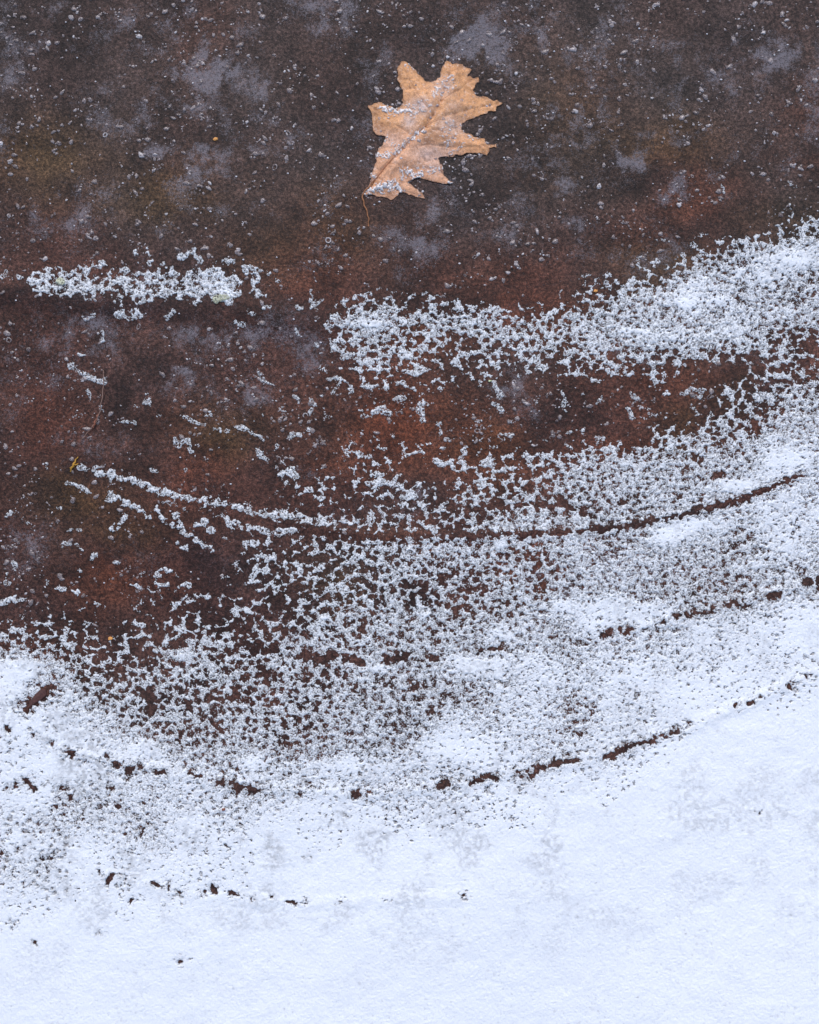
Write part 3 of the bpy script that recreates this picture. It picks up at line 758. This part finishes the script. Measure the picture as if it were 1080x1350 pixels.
for (x, y, rx, ry, s) in [(470,380,70,50,.8),(600,270,60,60,.55),(640,480,90,60,.5),(540,640,110,50,.55),(330,570,60,50,.4),(420,460,50,60,.6),(560,700,60,40,.5),(660,380,50,40,.3)]:
    cx, cy = lp((x, y)); gm = np.maximum(gm, s * np.exp(-(((LU - cx) / (rx * K)) ** 2 + ((LV - cy) / (ry * K)) ** 2)))
gm *= .5 + fbm(LU, LV, 7, 522, 3)
tint = tint * (1 - gm[..., None]) + GREY[None, None] * gm[..., None]
bm_ = np.zeros(LU.shape)
for (x, y, rx, ry, s) in [(515,565,35,30,.7),(225,400,25,50,.5),(235,490,30,40,.5),(355,210,20,60,.5),(690,150,40,25,.5),(560,540,60,30,.4),(850,590,40,25,.35),(480,870,30,20,.4),(310,870,40,20,.4),(790,240,25,30,.3)]:
    cx, cy = lp((x, y)); bm_ = np.maximum(bm_, s * np.exp(-(((LU - cx) / (rx * K)) ** 2 + ((LV - cy) / (ry * K)) ** 2)))
bm_ = np.maximum(bm_, .55 * np.exp(-(LD / 1.8) ** 2)); bm_ = np.maximum(bm_, .30 * np.exp(-(ds / .8) ** 2) * vnoise(LU, LV, 9, 523)); bm_ = np.maximum(bm_, .3 * np.exp(-(dm / 1.1) ** 2))
spots = (vnoise(LU, LV, 3.3, 524) > .9) * .5 * (LD > 3); bm_ = np.maximum(bm_, spots)
tint = tint * (1 - bm_[..., None]) + BROWN[None, None] * bm_[..., None]

sp = np.clip((vnoise(LU, LV, 1.7, 525) - .62) * 3.0, 0, 1) * (.25 + .6 * vnoise(LU, LV, 16, 526)); tint = tint * (1 - .6 * sp[..., None]) + lin(236, 214, 202) * .6 * sp[..., None]
leaf = bpy.data.objects.new('oak_leaf', None); sc.collection.objects.link(leaf)
bx, by = lp((158, 855))
leaf.location = (float(wx(bx)), float(wy(by)), float(z_at(bx, by)))
tag(leaf, 'dead tan lobed oak leaf with frost on it, lying on the wet brown ground', 'leaf')
def to_leaf(o):
    o.parent = leaf; o.matrix_parent_inverse.identity(); o.location = (-leaf.location.x, -leaf.location.y, -leaf.location.z); return o
keep = LIN[1:, :-1] & LIN[1:, 1:] & LIN[:-1, 1:] & LIN[:-1, :-1]
blade = to_leaf(grid_mesh('blade', lu, lv, LZ, keep, ml, attrs={'tint': tint.astype(np.float32)}))
sm = blade.modifiers.new('thickness', 'SOLIDIFY'); sm.thickness = .0004; sm.offset = -1

def leaf_z(u, v):
    i = int(np.clip(np.searchsorted(lu, u), 0, len(lu) - 1)); j = int(np.clip(np.searchsorted(lv, v), 0, len(lv) - 1)); return float(LZ[j, i])
def tube(name, pts, mat, parent=None, sides=6):
    """pts: (x, y, z, r) in world metres"""
    P_ = np.array(pts, float); n = len(P_); co = []; fa = []
    for i in range(n):
        d = P_[min(i + 1, n - 1), :3] - P_[max(i - 1, 0), :3]; d /= np.linalg.norm(d) + 1e-12
        s = np.cross(d, [0, 0, 1]); s /= np.linalg.norm(s) + 1e-9; t = np.cross(s, d)
        for k in range(sides):
            a = 2 * math.pi * k / sides
            co.append(P_[i, :3] + P_[i, 3] * (math.cos(a) * s + math.sin(a) * t))
    for i in range(n - 1):
        for k in range(sides):
            fa.append([i * sides + k, i * sides + (k + 1) % sides, (i + 1) * sides + (k + 1) % sides, (i + 1) * sides + k])
    co.append(P_[0, :3]); co.append(P_[-1, :3])
    A, B = len(co) - 2, len(co) - 1
    for k in range(sides):
        fa.append([A, A, (k + 1) % sides, k]); fa.append([B, B, (n - 1) * sides + k, (n - 1) * sides + (k + 1) % sides])
    tri = []
    for f in fa:
        if f[0] == f[1]: tri.append(f[1:])
        else: tri += [[f[0], f[1], f[2]], [f[0], f[2], f[3]]]
    return mesh_from(name, np.array(co), np.array(tri, np.int32), mat, parent)
def dense(pts, k=6):
    p = np.array(pts, float); t = np.arange(len(p)); T = np.linspace(0, len(p) - 1, (len(p) - 1) * k + 1)
    return np.stack([np.interp(T, t, p[:, c]) for c in range(p.shape[1])], -1)
def plain(name, c, rough=.6, ns=500, contrast=.4):
    m, N, L, P = new_mat(name); tc = N.new('ShaderNodeTexCoord'); a = noise(N, L, ns, 3, .6, tc.outputs['Object'])
    r = ramp(N, L, a.outputs[0], [(.3, tuple(float(x) * (1 - contrast) for x in c)), (.7, tuple(float(x) * (1 + contrast) for x in c))])
    L.new(r.outputs[0], P.inputs['Base Color']); P.inputs['Roughness'].default_value = rough
    bp = N.new('ShaderNodeBump'); bp.inputs['Strength'].default_value = .5; bp.inputs['Distance'].default_value = .0004
    L.new(a.outputs[0], bp.inputs['Height']); L.new(bp.outputs[0], P.inputs['Normal'])
    return m
m_vein = plain('leaf_vein_material', lin(176, 120, 86)); m_vein_lit = plain('lit_vein_material', lin(205, 175, 160))  # second, paler vein colour paints the lit stretch of the midrib ridge
m_stalk = plain('leaf_stalk_material', lin(150, 98, 62))
pp = dense(MID[1:4]); n = len(pp)
to_leaf(tube('midrib', [(float(wx(u)), float(wy(v)), leaf_z(u, v) + .0003, (.0006 * (1 - i / n) + .0002)) for i, (u, v) in enumerate(pp)], m_vein))
pp = dense([lp(p) for p in [(330,640),(380,600),(440,540),(500,488)]])
to_leaf(tube('midrib_ridge', [(float(wx(u - .7)), float(wy(v - .7)), leaf_z(u, v) + .0009, .0006 - .0003 * i / len(pp)) for i, (u, v) in enumerate(pp)], m_vein_lit))
for s in SIDE:
    pp = dense(s, 8); n = len(pp); pp = pp[: int(n * .8)]
    to_leaf(tube('side_vein', [(float(wx(u)), float(wy(v)), leaf_z(u, v) - .0002, .0003 * (1 - .6 * i / n)) for i, (u, v) in enumerate(pp)], m_vein, sides=4))
pp = dense([lp(p) for p in [(215,795),(175,838),(157,862),(160,885),(168,915),(182,950),(191,985),(192,1010),(188,1035)]])
n = len(pp)
to_leaf(tube('leaf_stalk', [(float(wx(u + .5 * math.sin(i * .7))), float(wy(v)), float(z_at(u, v)) + .0008 + .0016 * math.exp(-i / 8), .00095 - .00045 * i / n) for i, (u, v) in enumerate(pp)], m_stalk))

# frost crusts lying on the leaf
FZ = LG + leaf_h(LU, LV, LD, dm, ds)
lf1 = rank(worley(LU + (vnoise(LU, LV, 3, 1) - .5) * 3, LV, 4.2, 601) + (vnoise(LU, LV, 2.0, 602) - .5) * .9)
lf2 = rank(np.random.default_rng(7).random(LU.shape) * .5 + vnoise(LU, LV, 1.5, 603))
CR = [
    ([(262,385),(300,395),(340,412),(395,405),(405,380)], 5.0, .80, 'white frost crust on the upper left lobe of the oak leaf'),
    ([(245,650),(290,650),(340,625),(400,570),(450,525),(500,490)], 3.8, .62, 'long frost crust along the midrib of the oak leaf'),
    ([(165,850),(220,832),(280,818),(340,812),(360,825)], 5.6, .84, 'bright frost crust on the bottom edge of the oak leaf by its stalk'),
    ([(375,745),(410,738),(450,740),(470,750)], 5.5, .72, 'round frost crust on the lower lobe of the oak leaf'),
    ([(470,720),(540,725),(590,710)], 4.5, .42, 'thin frost veil on the lower right lobe of the oak leaf'),
    ([(560,300),(600,270),(640,240)], 8, .30, 'faint frost veil in the upper middle of the oak leaf'),
    ([(410,430),(470,390),(500,380)], 6.5, .34, 'faint greyish frost veil at the left centre of the oak leaf'),
    ([(640,795),(655,792)], 2.2, .9, 'tiny frost knob on the pointed lower lobe tip of the oak leaf'),
    ([(400,140),(440,155)], 3.2, .55, 'small frost crust near the upper left tip of the oak leaf'),
    ([(205,745),(240,760)], 3.0, .5, 'small frost crust on the narrow base of the oak leaf'),
    ([(650,480),(620,560),(690,590)], 8, .26, 'faint frost veil at the right centre of the oak leaf'),
    ([(255,585),(300,555),(340,590)], 4.2, .5, 'frost crust left of the midrib of the oak leaf'),
    ([(745,540),(780,550)], 3.0, .5, 'small frost crust on the right lower lobe of the oak leaf'),
    ([(490,500),(497,520)], 2.6, .7, 'round frost knob at the end of the pale midrib of the oak leaf'),
]
for pts, w, a, lab in CR:
    C = np.zeros(LU.shape)
    stroke(C, lu, lv, [lp(p) for p in pts], w * 1.25, a, 'add', soft=.1)
    m = lf1 - (1 - C)
    on = (m > -.10) & (lf2 > .34 - m * .3) & (C > .03) & LIN
    h = .0003 + .0012 * np.clip(m, 0, 1) + .0006 * lf2
    cnt = on[1:, :-1].astype(np.int8) + on[1:, 1:] + on[:-1, 1:] + on[:-1, :-1]
    kp = (cnt >= 2)
    if kp.sum() < 8: continue
    o = grid_mesh('frost_crust', lu, lv, FZ + np.where(on, h, -.0001), kp, m_frost, attrs={'thin': np.clip(.75 - m * 1.5, 0, 1).astype(np.float32)})
    tag(o, lab, 'frost')
# loose beads on the leaf
r = np.random.default_rng(44); CO, FA, TO = [], [], []; off = 0
for x, y, q in [(565,375,2.6),(530,440,1.9),(650,550,2.2),(640,632,2.6),(590,305,1.8),(600,300,1.5),(775,300,1.4),(467,568,2.6),(370,668,1.8),(700,345,1.5),(545,150,2.4),(625,100,2.6),(500,520,2.6),(335,185,2.4),(450,260,1.4),(720,420,1.4),(600,450,1.6),(840,370,1.5),(250,440,1.5),(300,440,1.4),(560,660,1.5)]:
    u, v = lp((x, y)); co, fa = VAR[int(r.integers(0, 6))]; rr = q * S
    z = leaf_z(u, v) if inside(np.array([u]), np.array([v]), poly)[0] else float(z_at(u, v))
    CO.append(co * [rr, rr * .85, rr] + [float(wx(u)), float(wy(v)), z + .0003]); FA.append(fa + off); off += len(co); TO.append(np.full(len(co), r.uniform(.5, .95)))
tag(mesh_from('frozen_droplets', np.concatenate(CO), np.concatenate(FA), mb, attrs={'tone': np.concatenate(TO).astype(np.float32)}), 'scattered clear ice beads frozen onto the oak leaf', 'ice', kind='stuff')

# ------------------------------------------------------------------ small plant litter
m_straw = plain('dry_straw_material', lin(128, 100, 88)); m_gold = plain('yellow_twig_material', lin(176, 128, 40)); m_or = plain('orange_flake_material', lin(214, 150, 80), contrast=.3)
m_red = plain('red_brown_material', lin(128, 76, 56)); m_lich = plain('pale_green_flake_material', lin(196, 202, 160), contrast=.18); m_dk = plain('dark_leaf_scrap_material', lin(78, 46, 40))
def litter_tube(pts, mat, name, parent, lift=.0006):
    pp = dense(pts, 6)
    return tube(name, [(float(wx(u + .5 * math.sin(i * .9))), float(wy(v)), float(z_at(u, v)) + lift + rr * S, rr * S) for i, (u, v, rr) in enumerate(pp)], mat, parent)
st = bpy.data.objects.new('grass_stem', None); sc.collection.objects.link(st)
tag(st, 'thin curved dry grass stem on bare ground, its top under a snow streak', 'grass stem')
litter_tube([(137,488,.5),(138,500,.6),(137,515,.65),(135,530,.65),(132,545,.65),(128,556,.65),(121,565,.6),(114,573,.5),(108,580,.35)], m_straw, 'stalk', st, .0022)
litter_tube([(128,552,.5),(126,557,1.3),(125,562,1.0),(123,565,.4)], m_red, 'bud', st, .0022)
litter_tube([(130,546,.4),(129,549,1.1),(127,553,.4)], m_red, 'bud', st, .0022)
tw = bpy.data.objects.new('twig_fragment', None); sc.collection.objects.link(tw)
tag(tw, 'tiny forked yellow twig fragment at the left end of the snow streaks', 'twig')
litter_tube([(93,622,.7),(95,617,1.3),(98,612,1.4),(100,607,1.0),(103,602,.5)], m_gold, 'stalk', tw)
litter_tube([(92,617,.4),(95,616,.9),(99,615,.5)], m_gold, 'fork', tw); litter_tube([(97,611,.8),(100,613,1.0),(104,611,.5)], m_gold, 'fork', tw)
def flake(name, u, v, ru, rv, mat, label, cat, seed, lift=.0006, rot=0):
    r = np.random.default_rng(seed); k = 12; bm = bmesh.new(); top = []; bot = []
    z0 = float(z_at(u, v)) + lift
    for i in range(k):
        a = 2 * math.pi * i / k; f = .7 + .55 * r.random()
        x = math.cos(a) * ru * f; y = math.sin(a) * rv * f
        X = x * math.cos(rot) - y * math.sin(rot); Y = x * math.sin(rot) + y * math.cos(rot)
        top.append(bm.verts.new((float(wx(u)) + X * S, float(wy(v)) + Y * S, z0 + .0006 + .0006 * r.random()))); bot.append(bm.verts.new((float(wx(u)) + X * S * 1.05, float(wy(v)) + Y * S * 1.05, z0 - .0003)))
    c = bm.verts.new((float(wx(u)), float(wy(v)), z0 + .0014)); cb = bm.verts.new((float(wx(u)), float(wy(v)), z0 - .0003))
    for i in range(k):
        j = (i + 1) % k
        bm.faces.new((c, top[i], top[j])); bm.faces.new((top[i], bot[i], bot[j], top[j])); bm.faces.new((cb, bot[j], bot[i]))
    me = bpy.data.meshes.new(name); bm.to_mesh(me); bm.free(); me.materials.append(mat)
    o = bpy.data.objects.new(name, me); sc.collection.objects.link(o); return tag(o, label, cat)
flake('leaf_fragment', 284.5, 184, 3.2, 2.2, m_or, 'tiny bright orange leaf fragment on bare dark ground left of the oak leaf', 'leaf fragment', 1, rot=.5)
flake('seed', 295.5, 1066, 2.4, 1.8, m_red, 'tiny reddish brown seed lying on the closed white snow of the lower left', 'seed', 2, lift=.0026)
flake('leaf_fragment', 786, 383, 2.8, 2.0, m_or, 'tiny orange fragment on bare ground just above the big snow band', 'leaf fragment', 3)
flake('leaf_fragment', 145, 842, 2.6, 2.0, m_or, 'tiny orange fragment at the ragged upper edge of the main snow sheet', 'leaf fragment', 4, lift=.0014)
m_li = snow_material('lichen_material', (.60, .62, .46), .35)
for pts, w, lab in [([(78,370),(84,375)], 5.0, 'small pale green flake in the pointed left end of the left snow drift'), ([(286,396),(300,392)], 5.5, 'pale greenish flake in the thick right end of the left snow drift')]:
    b = box_of(pts, w * 2.5)
    C = np.zeros_like(COV[b[1][0]:b[1][1], b[0][0]:b[0][1]])
    stroke(C, us[b[0][0]:b[0][1]], vs[b[1][0]:b[1][1]], pts, w, .9, 'add')
    o = build_snow('lichen_flake', C, b, True, lab, 'lichen', solid=True, mat=m_li, lift=.0016); del o['kind']
flake('leaf_fragment', 646, 300 + 212 - 10, 2.2, 1.2, m_lich, 'small pale dry fragment on the ground right of the rust red patch', 'leaf fragment', 7)
flake('bark_scrap', 50, 919, 17, 5.0, m_dk, 'dark brown bark scrap lying in the oblong hole in the white snow at lower left', 'bark', 8, lift=.0004, rot=.72)
